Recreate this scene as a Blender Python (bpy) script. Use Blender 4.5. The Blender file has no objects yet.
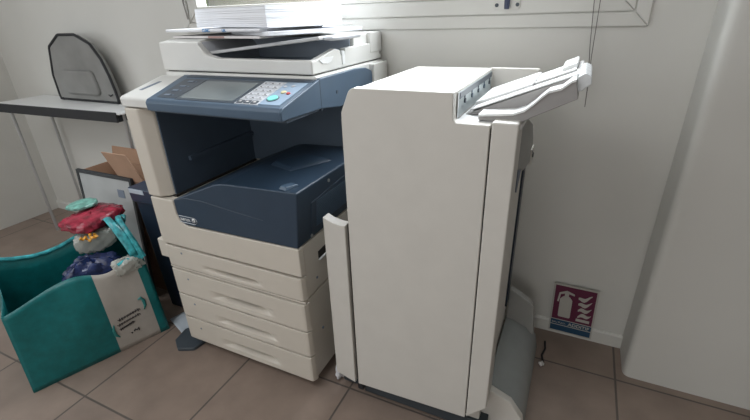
import bpy, bmesh, math, random
from mathutils import Vector, Matrix
random.seed(7)
scene = bpy.context.scene
COL = scene.collection

# ------------------------------------------------------------------ materials
def new_mat(name):
    m = bpy.data.materials.new(name); m.use_nodes = True
    nt = m.node_tree
    return m, nt, nt.nodes['Principled BSDF']

def plastic(name, rgb, rough=0.45, spec=0.5, var=0.04, bump=0.0, scale=14.0, metal=0.0):
    """plain coloured surface with a little procedural variation"""
    m, nt, b = new_mat(name)
    N = nt.nodes.new
    tc = N('ShaderNodeNewGeometry'); nz = N('ShaderNodeTexNoise')
    nz.inputs['Scale'].default_value = scale; nz.inputs['Detail'].default_value = 3
    nt.links.new(tc.outputs['Position'], nz.inputs['Vector'])
    rp = N('ShaderNodeValToRGB')
    a, c = rp.color_ramp.elements
    a.position = 0.3; c.position = 0.7
    a.color = (*[max(0, v*(1-var)) for v in rgb], 1); c.color = (*[min(1, v*(1+var)) for v in rgb], 1)
    nt.links.new(nz.outputs['Fac'], rp.inputs['Fac'])
    nt.links.new(rp.outputs['Color'], b.inputs['Base Color'])
    b.inputs['Roughness'].default_value = rough
    b.inputs['Specular IOR Level'].default_value = spec
    b.inputs['Metallic'].default_value = metal
    if bump:
        n2 = N('ShaderNodeTexNoise'); n2.inputs['Scale'].default_value = 900 if bump < .2 else 60
        nt.links.new(tc.outputs['Position'], n2.inputs['Vector'])
        bp = N('ShaderNodeBump'); bp.inputs['Strength'].default_value = bump; bp.inputs['Distance'].default_value = .002
        nt.links.new(n2.outputs['Fac'], bp.inputs['Height']); nt.links.new(bp.outputs['Normal'], b.inputs['Normal'])
    return m

CREAM   = plastic('cream_plastic', (.60, .557, .487), .42, var=.02)
CREAMF  = plastic('warm_grey_plastic', (.645, .625, .58), .42, var=.02)
CREAM2  = plastic('pale_grey_plastic', (.69, .69, .665), .4, var=.02)
NAVY    = plastic('navy_plastic', (.027, .049, .080), .38, var=.06, bump=.05)
NAVYP   = plastic('blue_grey_plastic', (.074, .117, .172), .36, var=.04)
SLATE   = plastic('slate_plastic', (.045, .062, .085), .35)
DOCGREY = plastic('tray_grey_plastic', (.17, .21, .27), .45)
SEAM    = plastic('seam_dark', (.018, .015, .012), .8)
BLACK   = plastic('black_rubber', (.012, .013, .016), .55)
DKGREY  = plastic('dark_grey_metal', (.06, .075, .09), .45)
WHITE   = plastic('white_plastic', (.80, .81, .81), .35, var=.01)
PAPER   = plastic('white_paper', (.84, .86, .90), .8, .2, var=.01)
PAPER2  = plastic('off_white_paper', (.72, .70, .69), .7, .2, var=.03)
KEYS    = plastic('keypad_grey', (.52, .54, .58), .4)
SCREEN  = plastic('screen_glass', (.17, .20, .21), .18)
LABELBL = plastic('pale_blue_label', (.30, .40, .52), .4)
SILVER  = plastic('silver_metal', (.55, .56, .57), .3, metal=.8)
REDM    = plastic('red_button', (.60, .07, .06), .4)
YELM    = plastic('yellow_button', (.75, .68, .40), .4)
TEAL    = plastic('teal_woven', (.006, .155, .160), .38, var=.15, bump=.3, scale=30)
TEAL2   = plastic('light_teal_film', (.05, .36, .40), .3, var=.5, bump=.5, scale=45)
BAGW    = plastic('white_woven', (.46, .43, .39), .5, var=.07, bump=.3)
NAVYFILM= plastic('navy_film', (.016, .028, .095), .25, var=.6, bump=.6, scale=30)
REDFILM = plastic('red_film', (.30, .025, .05), .25, var=.5, bump=.5, scale=35)
CARD    = plastic('cardboard', (.36, .225, .15), .85, .2, var=.06)
CARD2   = plastic('cardboard_inside', (.40, .26, .18), .85, .2, var=.06)
BINM    = plastic('navy_bin', (.012, .022, .042), .45)
FABRIC  = plastic('grey_fabric', (.26, .26, .25), .9, .1, var=.12, bump=.4, scale=6)
INK     = plastic('dark_ink', (.03, .03, .035), .6)
TEALINK = plastic('teal_ink', (.03, .22, .21), .5)
BLUEINK = plastic('blue_ink', (.16, .33, .58), .6)
BROWNP  = plastic('brown_print', (.42, .27, .25), .7)
SIGNRED = plastic('sign_maroon', (.115, .016, .05), .4)
SIGNBLUE= plastic('sign_blue', (.015, .065, .13), .4)
SIGNW   = plastic('sign_white', (.48, .47, .43), .4)
ORANGE  = plastic('orange_petals', (.75, .34, .03), .5, var=.4, scale=60)
GREEN   = plastic('hedge_leaves', (.28, .46, .05), .7, var=.6, scale=5)
STUCCO  = plastic('beige_stucco', (.74, .66, .54), .9, var=.05)
GLOWT   = plastic('start_button', (.20, .60, .54), .3)
_b = GLOWT.node_tree.nodes['Principled BSDF']
_b.inputs['Emission Color'].default_value = (.22, .62, .56, 1); _b.inputs['Emission Strength'].default_value = .35

def wall_mat():
    m, nt, b = new_mat('painted_wall'); N = nt.nodes.new
    g = N('ShaderNodeNewGeometry'); n = N('ShaderNodeTexNoise'); n.inputs['Scale'].default_value = 1.6; n.inputs['Detail'].default_value = 6
    nt.links.new(g.outputs['Position'], n.inputs['Vector'])
    r = N('ShaderNodeValToRGB'); r.color_ramp.elements[0].color = (.63, .625, .59, 1); r.color_ramp.elements[1].color = (.67, .665, .63, 1)
    r.color_ramp.elements[0].position = .35; r.color_ramp.elements[1].position = .65
    nt.links.new(n.outputs['Fac'], r.inputs['Fac']); nt.links.new(r.outputs['Color'], b.inputs['Base Color'])
    n2 = N('ShaderNodeTexNoise'); n2.inputs['Scale'].default_value = 45; nt.links.new(g.outputs['Position'], n2.inputs['Vector'])
    bp = N('ShaderNodeBump'); bp.inputs['Strength'].default_value = .05; bp.inputs['Distance'].default_value = .01
    nt.links.new(n2.outputs['Fac'], bp.inputs['Height']); nt.links.new(bp.outputs['Normal'], b.inputs['Normal'])
    b.inputs['Roughness'].default_value = .6
    return m
WALL = wall_mat()

def tile_mat():
    m, nt, b = new_mat('floor_tiles'); N = nt.nodes.new; L = nt.links.new
    g = N('ShaderNodeNewGeometry'); mp = N('ShaderNodeMapping')
    mp.inputs['Location'].default_value = (.342 + .4445*10, .357 + .4255*10, 0)
    L(g.outputs['Position'], mp.inputs['Vector'])
    br = N('ShaderNodeTexBrick'); br.offset = 0; br.squash = 1
    br.inputs['Scale'].default_value = 1; br.inputs['Brick Width'].default_value = .4445; br.inputs['Row Height'].default_value = .4255
    br.inputs['Mortar Size'].default_value = .004; br.inputs['Mortar Smooth'].default_value = .2
    br.inputs['Color1'].default_value = (.275, .212, .174, 1); br.inputs['Color2'].default_value = (.258, .20, .166, 1)
    br.inputs['Mortar'].default_value = (.11, .092, .08, 1)
    L(mp.outputs['Vector'], br.inputs['Vector'])
    n = N('ShaderNodeTexNoise'); n.inputs['Scale'].default_value = 9; n.inputs['Detail'].default_value = 7
    L(g.outputs['Position'], n.inputs['Vector'])
    r = N('ShaderNodeValToRGB'); r.color_ramp.elements[0].position = .3; r.color_ramp.elements[1].position = .7
    r.color_ramp.elements[0].color = (.84, .84, .84, 1); r.color_ramp.elements[1].color = (1.08, 1.07, 1.06, 1)
    L(n.outputs['Fac'], r.inputs['Fac'])
    mx = N('ShaderNodeMix'); mx.data_type = 'RGBA'; mx.blend_type = 'MULTIPLY'; mx.inputs['Factor'].default_value = 1
    L(br.outputs['Color'], mx.inputs['A']); L(r.outputs['Color'], mx.inputs['B']); L(mx.outputs['Result'], b.inputs['Base Color'])
    bp = N('ShaderNodeBump'); bp.inputs['Strength'].default_value = .4; bp.inputs['Distance'].default_value = .003; bp.invert = True
    L(br.outputs['Fac'], bp.inputs['Height']); L(bp.outputs['Normal'], b.inputs['Normal'])
    b.inputs['Roughness'].default_value = .42
    return m
TILES = tile_mat()

def clear_mat(name, rgb, alpha, rough=.15):
    m, nt, b = new_mat(name)
    b.inputs['Base Color'].default_value = (*rgb, 1); b.inputs['Roughness'].default_value = rough
    b.inputs['Alpha'].default_value = alpha
    g = nt.nodes.new('ShaderNodeNewGeometry'); n = nt.nodes.new('ShaderNodeTexNoise'); n.inputs['Scale'].default_value = 40
    nt.links.new(g.outputs['Position'], n.inputs['Vector'])
    bp = nt.nodes.new('ShaderNodeBump'); bp.inputs['Strength'].default_value = .25 if alpha < .9 and alpha > .2 else 0.0
    bp.inputs['Distance'].default_value = .01
    nt.links.new(n.outputs['Fac'], bp.inputs['Height']); nt.links.new(bp.outputs['Normal'], b.inputs['Normal'])
    return m
GLASS = clear_mat('window_glass', (.95, .97, .97), .08, .02)
FILM  = clear_mat('clear_film', (.62, .63, .58), .68, .22)
FROST = clear_mat('frosted_stop', (.85, .88, .90), .75, .2)

# ------------------------------------------------------------------ mesh builder
class MB:
    def __init__(s): s.v = []; s.f = []; s.m = []
    def add(s, vs, fs, mi=0):
        o = len(s.v); s.v += [tuple(v) for v in vs]
        s.f += [tuple(i+o for i in f) for f in fs]; s.m += [mi]*len(fs); return s
    def prism(s, poly, ax, a0, a1, mi=0):
        n = len(poly)
        def P(p, a): return (a, p[0], p[1]) if ax == 'x' else ((p[0], a, p[1]) if ax == 'y' else (p[0], p[1], a))
        vs = [P(p, a0) for p in poly] + [P(p, a1) for p in poly]
        fs = [tuple(range(n)), tuple(range(2*n-1, n-1, -1))] + [(i, i+n, (i+1) % n+n, (i+1) % n) for i in range(n)]
        return s.add(vs, fs, mi)
    def box(s, x0, x1, y0, y1, z0, z1, mi=0):
        return s.prism([(x0, y0), (x1, y0), (x1, y1), (x0, y1)], 'z', z0, z1, mi)
    def hexa(s, p, mi=0):                      # 8 points: bottom ring then top ring
        return s.add(p, [(3, 2, 1, 0), (4, 5, 6, 7), (0, 1, 5, 4), (1, 2, 6, 5), (2, 3, 7, 6), (3, 0, 4, 7)], mi)
    def tube(s, pts, r, n=8, mi=0, caps=True):
        pts = [Vector(p) for p in pts]; rings = []
        up = Vector((0, 0, 1))
        for i, p in enumerate(pts):
            t = (pts[min(i+1, len(pts)-1)] - pts[max(i-1, 0)]).normalized()
            a = t.cross(up if abs(t.z) < .95 else Vector((1, 0, 0))).normalized(); b = t.cross(a)
            rr = r[i] if isinstance(r, (list, tuple)) else r
            rings.append([p + a*rr*math.cos(2*math.pi*k/n) + b*rr*math.sin(2*math.pi*k/n) for k in range(n)])
        vs = [v for R in rings for v in R]; fs = []
        for i in range(len(pts)-1):
            for k in range(n):
                fs.append((i*n+k, i*n+(k+1) % n, (i+1)*n+(k+1) % n, (i+1)*n+k))
        if caps: fs += [tuple(range(n)), tuple(range((len(pts)-1)*n, len(pts)*n))]
        return s.add(vs, fs, mi)
    def cyl(s, p, q, r, n=16, mi=0): return s.tube([p, q], r, n, mi)
    def grid(s, fn, nu, nv, mi=0):
        vs = [fn(i/nu, j/nv) for j in range(nv+1) for i in range(nu+1)]
        fs = [(j*(nu+1)+i, j*(nu+1)+i+1, (j+1)*(nu+1)+i+1, (j+1)*(nu+1)+i) for j in range(nv) for i in range(nu)]
        return s.add(vs, fs, mi)

def fillet(poly, r, n=5):
    """round polygon corners; r: one radius or {index: radius}"""
    out = []; N = len(poly)
    for i, p in enumerate(poly):
        rr = r.get(i, 0) if isinstance(r, dict) else r
        if not rr: out.append(p); continue
        P = Vector(p); A = Vector(poly[i-1]) - P; B = Vector(poly[(i+1) % N]) - P
        ang = A.angle(B); d = min(rr/math.tan(ang/2), A.length*.49, B.length*.49)
        a = P + A.normalized()*d; b = P + B.normalized()*d
        for k in range(n+1):
            t = k/n; q = a*(1-t)**2 + P*2*t*(1-t) + b*t**2
            out.append((q.x, q.y))
    return out

def thing(name, label, cat, loc, group=None):
    o = bpy.data.objects.new(name, None); COL.objects.link(o); o.location = loc
    o.empty_display_size = .1
    o['label'] = label; o['category'] = cat
    if group: o['group'] = group
    return o

def root_loc(o):
    while o.parent: o = o.parent
    return Vector(o.location)

def build(name, mb, mats, parent=None, bevel=0.0, seg=2, smooth=True, loc=None, label=None, angle=35, subsurf=0, recalc=True):
    if not isinstance(mats, (list, tuple)): mats = [mats]
    me = bpy.data.meshes.new(name)
    off = root_loc(parent) if parent else Vector(loc or (0, 0, 0))
    me.from_pydata([tuple(Vector(v)-off) for v in mb.v], [], mb.f)
    for m in mats: me.materials.append(m)
    for p, mi in zip(me.polygons, mb.m): p.material_index = mi
    if recalc:
        bm = bmesh.new(); bm.from_mesh(me); bmesh.ops.recalc_face_normals(bm, faces=bm.faces); bm.to_mesh(me); bm.free()
    if smooth:
        for p in me.polygons: p.use_smooth = True
    o = bpy.data.objects.new(name, me); COL.objects.link(o)
    if parent: o.parent = parent
    else: o.location = off
    if bevel:
        b = o.modifiers.new('bevel', 'BEVEL'); b.width = bevel; b.segments = seg; b.limit_method = 'ANGLE'
        b.angle_limit = math.radians(angle); b.harden_normals = smooth
    if subsurf:
        su = o.modifiers.new('sub', 'SUBSURF'); su.levels = subsurf; su.render_levels = subsurf
    if smooth and not subsurf:
        me.set_sharp_from_angle(angle=math.radians(angle))
    if label: o['label'] = label
    return o

def tag(o, label, cat, group=None, kind=None):
    o['label'] = label; o['category'] = cat
    if group: o['group'] = group
    if kind: o['kind'] = kind
    return o

def struct(o): o['kind'] = 'structure'; return o

def text_mb(txt, size, to3d, depth=.0008, mi=0, mb=None, bold=False):
    """lettering as real mesh; to3d maps (x, y, depth) of the text plane to world"""
    cu = bpy.data.curves.new('lettering', 'FONT'); cu.body = txt; cu.size = size; cu.extrude = depth
    if bold: cu.offset = size*.02
    ob = bpy.data.objects.new('lettering', cu); COL.objects.link(ob)
    dg = bpy.context.evaluated_depsgraph_get()
    me = bpy.data.meshes.new_from_object(ob.evaluated_get(dg))
    mb = mb or MB()
    mb.add([to3d(v.co.x, v.co.y, v.co.z) for v in me.vertices], [tuple(p.vertices) for p in me.polygons], mi)
    w = max((v.co.x for v in me.vertices), default=0)
    bpy.data.objects.remove(ob); bpy.data.curves.remove(cu); bpy.data.meshes.remove(me)
    return mb

# ------------------------------------------------------------------ setting
WY = .69                                           # face of the back wall
m = MB(); m.box(-2.7, 3.4, -4.2, WY+.25, -.06, 0); struct(build('floor', m, TILES, smooth=False))
m = MB(); m.box(-2.7, 3.4, -4.2, WY+.25, 2.6, 2.7); struct(build('ceiling', m, WHITE, smooth=False))
WX0, WX1, WZ0, WZ1 = -.935, .775, 1.29, 2.25            # opening in the back wall
m = MB()
m.box(-2.7, WX0, WY, WY+.06, 0, 2.6); m.box(WX1, 3.4, WY, WY+.06, 0, 2.6)
m.box(WX0, WX1, WY, WY+.06, 0, WZ0); m.box(WX0, WX1, WY, WY+.06, WZ1, 2.6)
struct(build('wall_back', m, WALL, smooth=False))
m = MB()
m.box(-2.8, -2.7, -4.2, -2.75, 0, 2.6); m.box(-2.8, -2.7, -.45, WY+.22, 0, 2.6)
m.box(-2.8, -2.7, -2.75, -.45, 0, .85); m.box(-2.8, -2.7, -2.75, -.45, 2.25, 2.6)
struct(build('wall_left', m, WALL, smooth=False))
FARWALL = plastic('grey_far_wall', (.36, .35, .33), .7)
m = MB()
m.box(-2.8, -.7, -4.3, -4.2, 0, 2.6); m.box(1.6, 3.5, -4.3, -4.2, 0, 2.6); m.box(-.7, 1.6, -4.3, -4.2, 0, .9); m.box(-.7, 1.6, -4.3, -4.2, 2.3, 2.6)  # opening made only to go with the added front fill light
struct(build('wall_front', m, FARWALL, smooth=False))
# right wall and the boxed-out pier beside the sign
m = MB(); m.box(3.4, 3.5, -4.2, WY+.22, 0, 2.6)
struct(build('wall_right', m, FARWALL, smooth=False))
m = MB(); m.prism(fillet([(1.016, WY+.02), (1.016, .527), (1.52, .527), (1.52, WY+.02)], {1: .03, 2: .03}, 8), 'z', 0, 2.6)
struct(build('trim_1', m, WALL, angle=50))
m = MB(); m.prism([(WY+.01, .0), (WY-.012, .0), (WY-.012, .052), (WY-.006, .06), (WY+.01, .06)], 'x', -2.7, 1.03)
struct(build('baseboard_back', m, WALL, smooth=False))
# small scuffs in the plaster
# window: casing, sash, bead, glass, handle
win = bpy.data.objects.new('window_1', None); COL.objects.link(win); win.location = (-.08, WY, 1.195); struct(win)
def ring(m, x0, x1, z0, z1, t, y0, y1):
    m.prism([(x0, z0), (x1, z0), (x1-t, z0+t), (x0+t, z0+t)], 'y', y0, y1)
    m.prism([(x0, z1), (x1, z1), (x1-t, z1-t), (x0+t, z1-t)], 'y', y0, y1)
    m.prism([(x0, z0), (x0+t, z0+t), (x0+t, z1-t), (x0, z1)], 'y', y0, y1)
    m.prism([(x1, z0), (x1-t, z0+t), (x1-t, z1-t), (x1, z1)], 'y', y0, y1)
m = MB(); ring(m, -1.03, .86, 1.197, 2.34, .040, WY-.010, WY+.02); build('casing', m, WALL, win, .004, 2)
m = MB(); ring(m, -.988, .818, 1.239, 2.30, .052, WY-.006, WY+.03); build('sash', m, WALL, win, .005, 2)
m = MB(); ring(m, -.936, .766, 1.291, 2.25, .014, WY-.012, WY+.03); build('glazing_bead', m, WALL, win, .004, 2)
m = MB(); m.box(-.924, .754, WY+.008, WY+.012, 1.303, 2.24); build('pane', m, GLASS, win, smooth=False)
m = MB(); m.prism(fillet([(.403, 1.255), (.487, 1.255), (.487, 1.292), (.403, 1.292)], .008), 'y', WY-.011, WY-.005)
pl = build('handle_plate', m, WALL, win, .001, 1)
m = MB(); m.tube([(.446, WY-.02, 1.256), (.447, WY-.022, 1.30), (.450, WY-.02, 1.36)], [.008, .010, .010], 10); build('handle', m, plastic('blue_grey_enamel', (.055, .07, .12), .3), win, label='blue-grey window handle')
for sx in (.412, .478):
    m = MB(); m.cyl((sx, WY-.0135, 1.268), (sx, WY-.009, 1.268), .006, 12); build('screw', m, DKGREY, pl)
# view outside the glass
m = MB(); m.box(-4.5, 3.0, 2.8, 2.9, 0, 3.0); tag(build('garden_wall', m, STUCCO, smooth=False, loc=(0, 2.85, 0)), 'beige rendered wall outside, seen through the window', 'wall')
hm = MB()
for k in range(26):
    c = Vector((-3.45+random.random()*.75, 2.35+random.uniform(-.15, .2), random.uniform(.3, 2.1))); r = random.uniform(.18, .3)
    def sph(u, v, c=c, r=r):
        a = u*2*math.pi; b = (v-.5)*math.pi; q = r*(1+.12*math.sin(9*a+5*b)*math.cos(7*b))
        return (c.x+q*math.cos(a)*math.cos(b), c.y+q*math.sin(a)*math.cos(b), c.z+q*math.sin(b))
    hm.grid(sph, 12, 8)
hm.cyl((-3.0, 2.4, 0), (-3.0, 2.4, .8), .05)
tag(build('garden_shrub', hm, GREEN, loc=(-3.0, 2.4, 0)), 'yellow-green shrub outside, seen at the left of the window', 'shrub')

# blind cords
def cord(name, strands, r, label):
    m = MB()
    for pts in strands: m.tube(pts, r, 6)
    o = build(name, m, plastic('cord_fibre', (.16, .15, .14), .8), loc=strands[0][-1]); return tag(o, label, 'cord', )
cy = WY-.03
cord('blind_cord', [[(.735, cy, 2.2), (.728, cy, 1.5), (.719, cy-.002, 1.28), (.722, cy, 1.12), (.729, cy, .955)],
                    [(.712, cy+.006, 2.2), (.708, cy+.006, 1.5), (.702, cy+.004, 1.28), (.712, cy+.002, 1.15), (.727, cy, 1.02), (.729, cy, .96)]],
     .0013, 'thin paired blind cord hanging down the wall right of the window handle')
cord('blind_cord', [[(-.985, cy, 2.2), (-.983, cy, 1.33), (-.972, cy, 1.255)]], .004, 'short dark cord hanging at the left edge of the window')

# ------------------------------------------------------------------ photocopier
PC = thing('photocopier', 'cream and navy floor-standing photocopier with four paper drawers and a touch panel', 'photocopier', (-.31, .33, 0))
# lower cabinet and rear body
m = MB(); m.box(-.612, -.004, .028, .66, .052, .403); build('cabinet', m, CREAM, PC, .004)
m = MB(); m.box(-.612, -.002, .028, .66, .409, .606); build('body', m, CREAM, PC, .004)
m = MB(); m.box(-.62, -.004, .47, .672, .606, 1.0); build('rear_body', m, CREAM, PC, .006)
m = MB(); m.box(-.60, -.015, .05, .64, .40, .412); m.box(-.606, -.010, .0262, .0282, .06, .506); build('module_seam', m, SEAM, PC, smooth=False)

def drawer(z0, z1, scoop, xs=(-.45, -.16), x0=-.62, x1=.0, d=.026, bump=False):
    """front panel whose lower middle is scooped out for the fingers"""
    m = MB(); nx, nz = 96, 44
    xa, xb = xs
    zt = z0 + (z1-z0)*scoop
    zs = sorted(set([z0+(z1-z0)*j/nz for j in range(nz+1)] + [zt, zt-.0015]))
    def yy(x, z):
        y = 0.0
        for e in (x-x0, x1-x):
            r = .016
            if e < r: y = max(y, r-math.sqrt(max(0, r*r-(r-e)**2)))
        e = min(z-z0, z1-z); r = .0012
        if e < r: y += r-math.sqrt(max(0, r*r-(r-e)**2))
        t = (x-xa)/(xb-xa)
        if 0 < t < 1:
            g = min(1, t/.3, (1-t)/.3); g = g*g*(3-2*g)
            if z < zt-.001: 
                k = min(1, max(0, (z-z0-.002)/(zt-z0-.002))); st = min(1, max(0, (k-.32)/.16)); y += .002*min(1, g*2)*min(1, k/.3) + (d-.002)*g*st*st*(3-2*st)
        return y
    xsr = [x0+(x1-x0)*i/nx for i in range(nx+1)]
    vs = [(x, yy(x, z), z) for z in zs for x in xsr]; W = nx+1; H = len(zs)
    fs = [(j*W+i, j*W+i+1, (j+1)*W+i+1, (j+1)*W+i) for j in range(H-1) for i in range(nx)]
    b = len(vs); vs += [(x0, .026, z0), (x1, .026, z0), (x1, .026, z1), (x0, .026, z1)]
    fs.append((b, b+3, b+2, b+1))
    fs.append(tuple(range(W)) + (b+1, b)); fs.append(tuple(range((H-1)*W, H*W)) + (b+2, b+3))
    fs.append(tuple(j*W for j in range(H)) + (b+3, b)); fs.append(tuple(j*W+nx for j in range(H)) + (b+2, b+1))
    m.add(vs, fs)
    return build('drawer', m, CREAM, PC, angle=28)
drawer(.4110, .4970, .42)
drawer(.2820, .3925, .50, xs=(-.44, -.13))
drawer(.170, .2755, .50, xs=(-.44, -.13))
drawer(.052, .1625, .52, xs=(-.44, -.13))
m = MB(); m.box(-.618, -.002, .004, .026, .3975, .4055); build('front_strip', m, CREAM, PC, .002)
for zz in (.1005, .222, .340, .455):                          # little size marks on the drawer fronts
    m = MB(); m.cyl((-.535, -.0006, zz+.02), (-.535, .004, zz+.02), .0045, 12); build('size_mark', m, DOCGREY, PC)
# front cover: cream frame under and left of the navy cover
fp = [(-.622, .505), (.0, .505), (.0, .609), (-.465, .601), (-.497, .612), (-.507, .64), (-.510, .692), (-.622, .692)]
m = MB(); m.prism(fillet(fp, {3: 0, 4: .02, 5: .02}), 'y', .0, .026); build('front_cover', m, CREAM, PC, .005, 3)
m = MB(); m.box(-.624, -.508, .026, .50, .606, .692); build('left_column_base', m, CREAM, PC, .004)
# left pillar above the seam
pp = [(-.632, .012), (-.624, .0), (-.566, .0), (-.532, .034), (-.532, .49), (-.632, .49)]
m = MB(); m.prism(pp, 'z', .696, 1.005)
for i, v in enumerate(m.v):                                   # the pillar leans back very slightly
    if v[2] > 1.0 and v[1] < .1: m.v[i] = (v[0], v[1]-.003, v[2])
build('left_pillar', m, CREAM, PC, .006, 3)
m = MB(); m.box(-.60, -.52, .03, .46, .69, .70); build('pillar_seam', m, SEAM, PC, smooth=False)
cap = [(-.004, 1.009), (-.006, 1.036), (.0, 1.041), (.165, 1.082), (.49, 1.082), (.49, 1.009)]
m = MB(); m.prism(cap, 'x', -.628, -.503); 
for i, v in enumerate(m.v):
    if v[0] > -.51: m.v[i] = (v[0]-max(0, v[1])*.16, v[1], v[2])
build('pillar_cap', m, CREAM2, PC, .004, 3)
m = MB(); m.hexa([(-.60, .05, 1.045), (-.585, .05, 1.045), (-.57, .12, 1.062), (-.585, .12, 1.062), (-.60, .05, 1.0542), (-.585, .05, 1.0542), (-.57, .12, 1.0713), (-.585, .12, 1.0713)])
build('cap_slot', m, DOCGREY, PC, smooth=False)
# bypass tray cover standing proud of the left side
m = MB(); m.prism(fillet([(-.658, .004), (-.605, .004), (-.605, .40), (-.658, .40)], {0: .008}), 'z', .436, .512); build('side_cover', m, CREAM, PC, .004)
# navy toner cover
tp = [(-.502, .605), (.0, .611), (.020, .800), (-.262, .790), (-.300, .782), (-.505, .697)]
m = MB(); m.prism(fillet(tp, {0: .05, 1: .008, 2: .008, 3: .03, 4: .03}), 'y', -.001, .47)
cover = build('toner_cover', m, NAVY, PC, .010, 4, label='navy front cover with a sloping top for printed sheets')
# shallow crease across the cover front
m = MB(); pts = [(-.500, -.0005, .698), (-.44, -.001, .712), (-.37, -.0015, .713), (-.25, -.001, .700), (-.12, -.001, .688)]
m.tube(pts, .0012, 6); build('crease_line', m, SLATE, cover)
# right-hand vent panel
cvx = lambda z: .0005+(z-.611)*.1055                            # the cover's slightly leaning right side
def leaf(m, pts, o0, o1):
    m.hexa([(cvx(z)+o0, y, z) for y, z in pts]+[(cvx(z)+o1, y, z) for y, z in pts])
m = MB(); leaf(m, [(.072, .630), (.44, .630), (.44, .772), (.072, .738)], -.004, .0016); vp = build('vent_panel', m, NAVY, PC, .001, 1)
m = MB()
for k in range(16):
    z = .645+k*.0058
    leaf(m, [(.10, z), (.40, z), (.40, z+.0026), (.10, z+.0026)], .0010, .0034)
build('vent_slats', m, NAVYP, vp, smooth=False)
for (yy_, zz_) in ((.175, .776), (.075, .622)):
    m = MB(); m.cyl((cvx(zz_)-.004, yy_, zz_), (cvx(zz_)+.0025, yy_, zz_), .0055, 12); build('screw', m, SILVER, PC)
# paper guide and latch on the output area
m = MB(); m.hexa([(-.235, .20, .789), (-.115, .155, .793), (-.03, .30, .797), (-.16, .33, .792), (-.215, .215, .805), (-.125, .175, .806), (-.06, .29, .809), (-.15, .315, .807)])
build('paper_guide', m, NAVY, cover, .006, 2)
m = MB(); m.hexa([(-.055, .012, .797), (-.022, .004, .798), (-.006, .055, .799), (-.04, .06, .798), (-.050, .018, .808), (-.024, .011, .808), (-.012, .05, .806), (-.038, .054, .806)])
build('latch', m, NAVYP, cover, .002, 1)
# output bay interior: navy lightened in its colour to stand for veiling haze
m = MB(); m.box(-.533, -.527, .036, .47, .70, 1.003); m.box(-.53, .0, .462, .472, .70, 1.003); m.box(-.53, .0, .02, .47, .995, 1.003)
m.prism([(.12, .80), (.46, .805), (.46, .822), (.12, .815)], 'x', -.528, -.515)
build('bay_lining', m, plastic('bay_haze_navy', (.075, .105, .145), .5), PC, smooth=False)

# control panel
SL = .2474
def cpz(y): return 1.0405+SL*y
cpp = [(-.010, 1.005), (-.012, 1.030), (-.004, 1.0395), (.185, cpz(.185)), (.185, 1.002)]
m = MB(); m.prism(fillet(cpp, {1: .006, 2: .008}), 'x', -.503, .0)
for i, v in enumerate(m.v):
    if v[0] < -.5: m.v[i] = (v[0]-max(0, v[1])*.16, v[1], v[2])
CP = build('control_panel', m, NAVYP, PC, .003, 2, label='blue-grey sloping control panel')
def flat(m, quad, h0, h1, mi=0):           # quad of (x, y) on the sloping face
    nrm = Vector((0, -SL, 1)).normalized()
    lo = [Vector((x, y, cpz(y)))+nrm*h0 for x, y in quad]; hi = [Vector((x, y, cpz(y)))+nrm*h1 for x, y in quad]
    m.hexa([*lo, *hi], mi)
def q4(x0, x1, y0, y1): return [(x0, y0), (x1, y0), (x1, y1), (x0, y1)]
m = MB(); flat(m, [(-.475, .012), (-.395, .012), (-.395, .15), (-.490, .15)], -.002, .0008); bs = build('button_strip', m, SLATE, CP, smooth=False)
for k, (bx, by) in enumerate([(-.447, .03), (-.447, .062), (-.447, .094), (-.447, .13)]):
    m = MB(); flat(m, q4(bx-.012, bx+.012, by-.005, by+.005), .0, .0022); flat(m, q4(bx+.020, bx+.026, by-.003, by+.003), 0, .0015)
    build('button', m, DOCGREY, bs, smooth=False)
m = MB(); flat(m, q4(-.393, -.165, .006, .158), -.002, .0012); sf = build('screen_bezel', m, SLATE, CP, .0006, 1)
m = MB(); flat(m, q4(-.383, -.176, .016, .140), -.001, .0018); build('touch_screen', m, SCREEN, sf, smooth=False)
m = MB(); flat(m, q4(-.500, .0, .164, .182), -.002, .001); build('rear_strip', m, SLATE, CP, smooth=False)
m = MB(); flat(m, q4(-.163, -.083, .006, .155), -.002, .0014)
kp = build('keypad', m, KEYS, CP, .0006, 1)
plastic_key = plastic('key_grey', (.60, .61, .64), .4)
for r in range(5):
    for c in range(3):
        m = MB(); x = -.148+c*.025; y = .042+r*.024
        flat(m, q4(x-.009, x+.009, y-.0045, y+.0045), 0, .0034); flat(m, q4(x-.003, x+.003, y-.002, y+.002), .003, .0037, 1)
        build('key', m, [plastic_key, INK], kp, smooth=False)
for c in range(3):
    m = MB(); x = -.148+c*.025; flat(m, q4(x-.010, x+.010, .010, .026), 0, .0032); flat(m, q4(x-.004, x+.004, .015, .021), .003, .0036, 1)
    build('key', m, [DKGREY, PAPER2], kp, smooth=False)
m = MB(); flat(m, q4(-.082, -.012, .012, .155), -.002, .0009); lb = build('button_field', m, LABELBL, CP, smooth=False)
nrm = Vector((0, -SL, 1)).normalized()
def disc(name, x, y, r, h, mat, par):
    p = Vector((x, y, cpz(y))); mm = MB(); mm.cyl(p-nrm*.001, p+nrm*h, r, 20); return build(name, mm, mat, par, .0008, 1)
disc('start_ring', -.058, .047, .0185, .0022, SLATE, CP); disc('start_button', -.058, .047, .0155, .005, GLOWT, CP)
disc('clear_button', -.050, .088, .008, .004, YELM, CP); disc('stop_button', -.030, .082, .006, .004, REDM, CP)
for x, y in ((-.07, .125), (-.045, .13)): disc('key', x, y, .006, .003, KEYS, CP)
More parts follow.
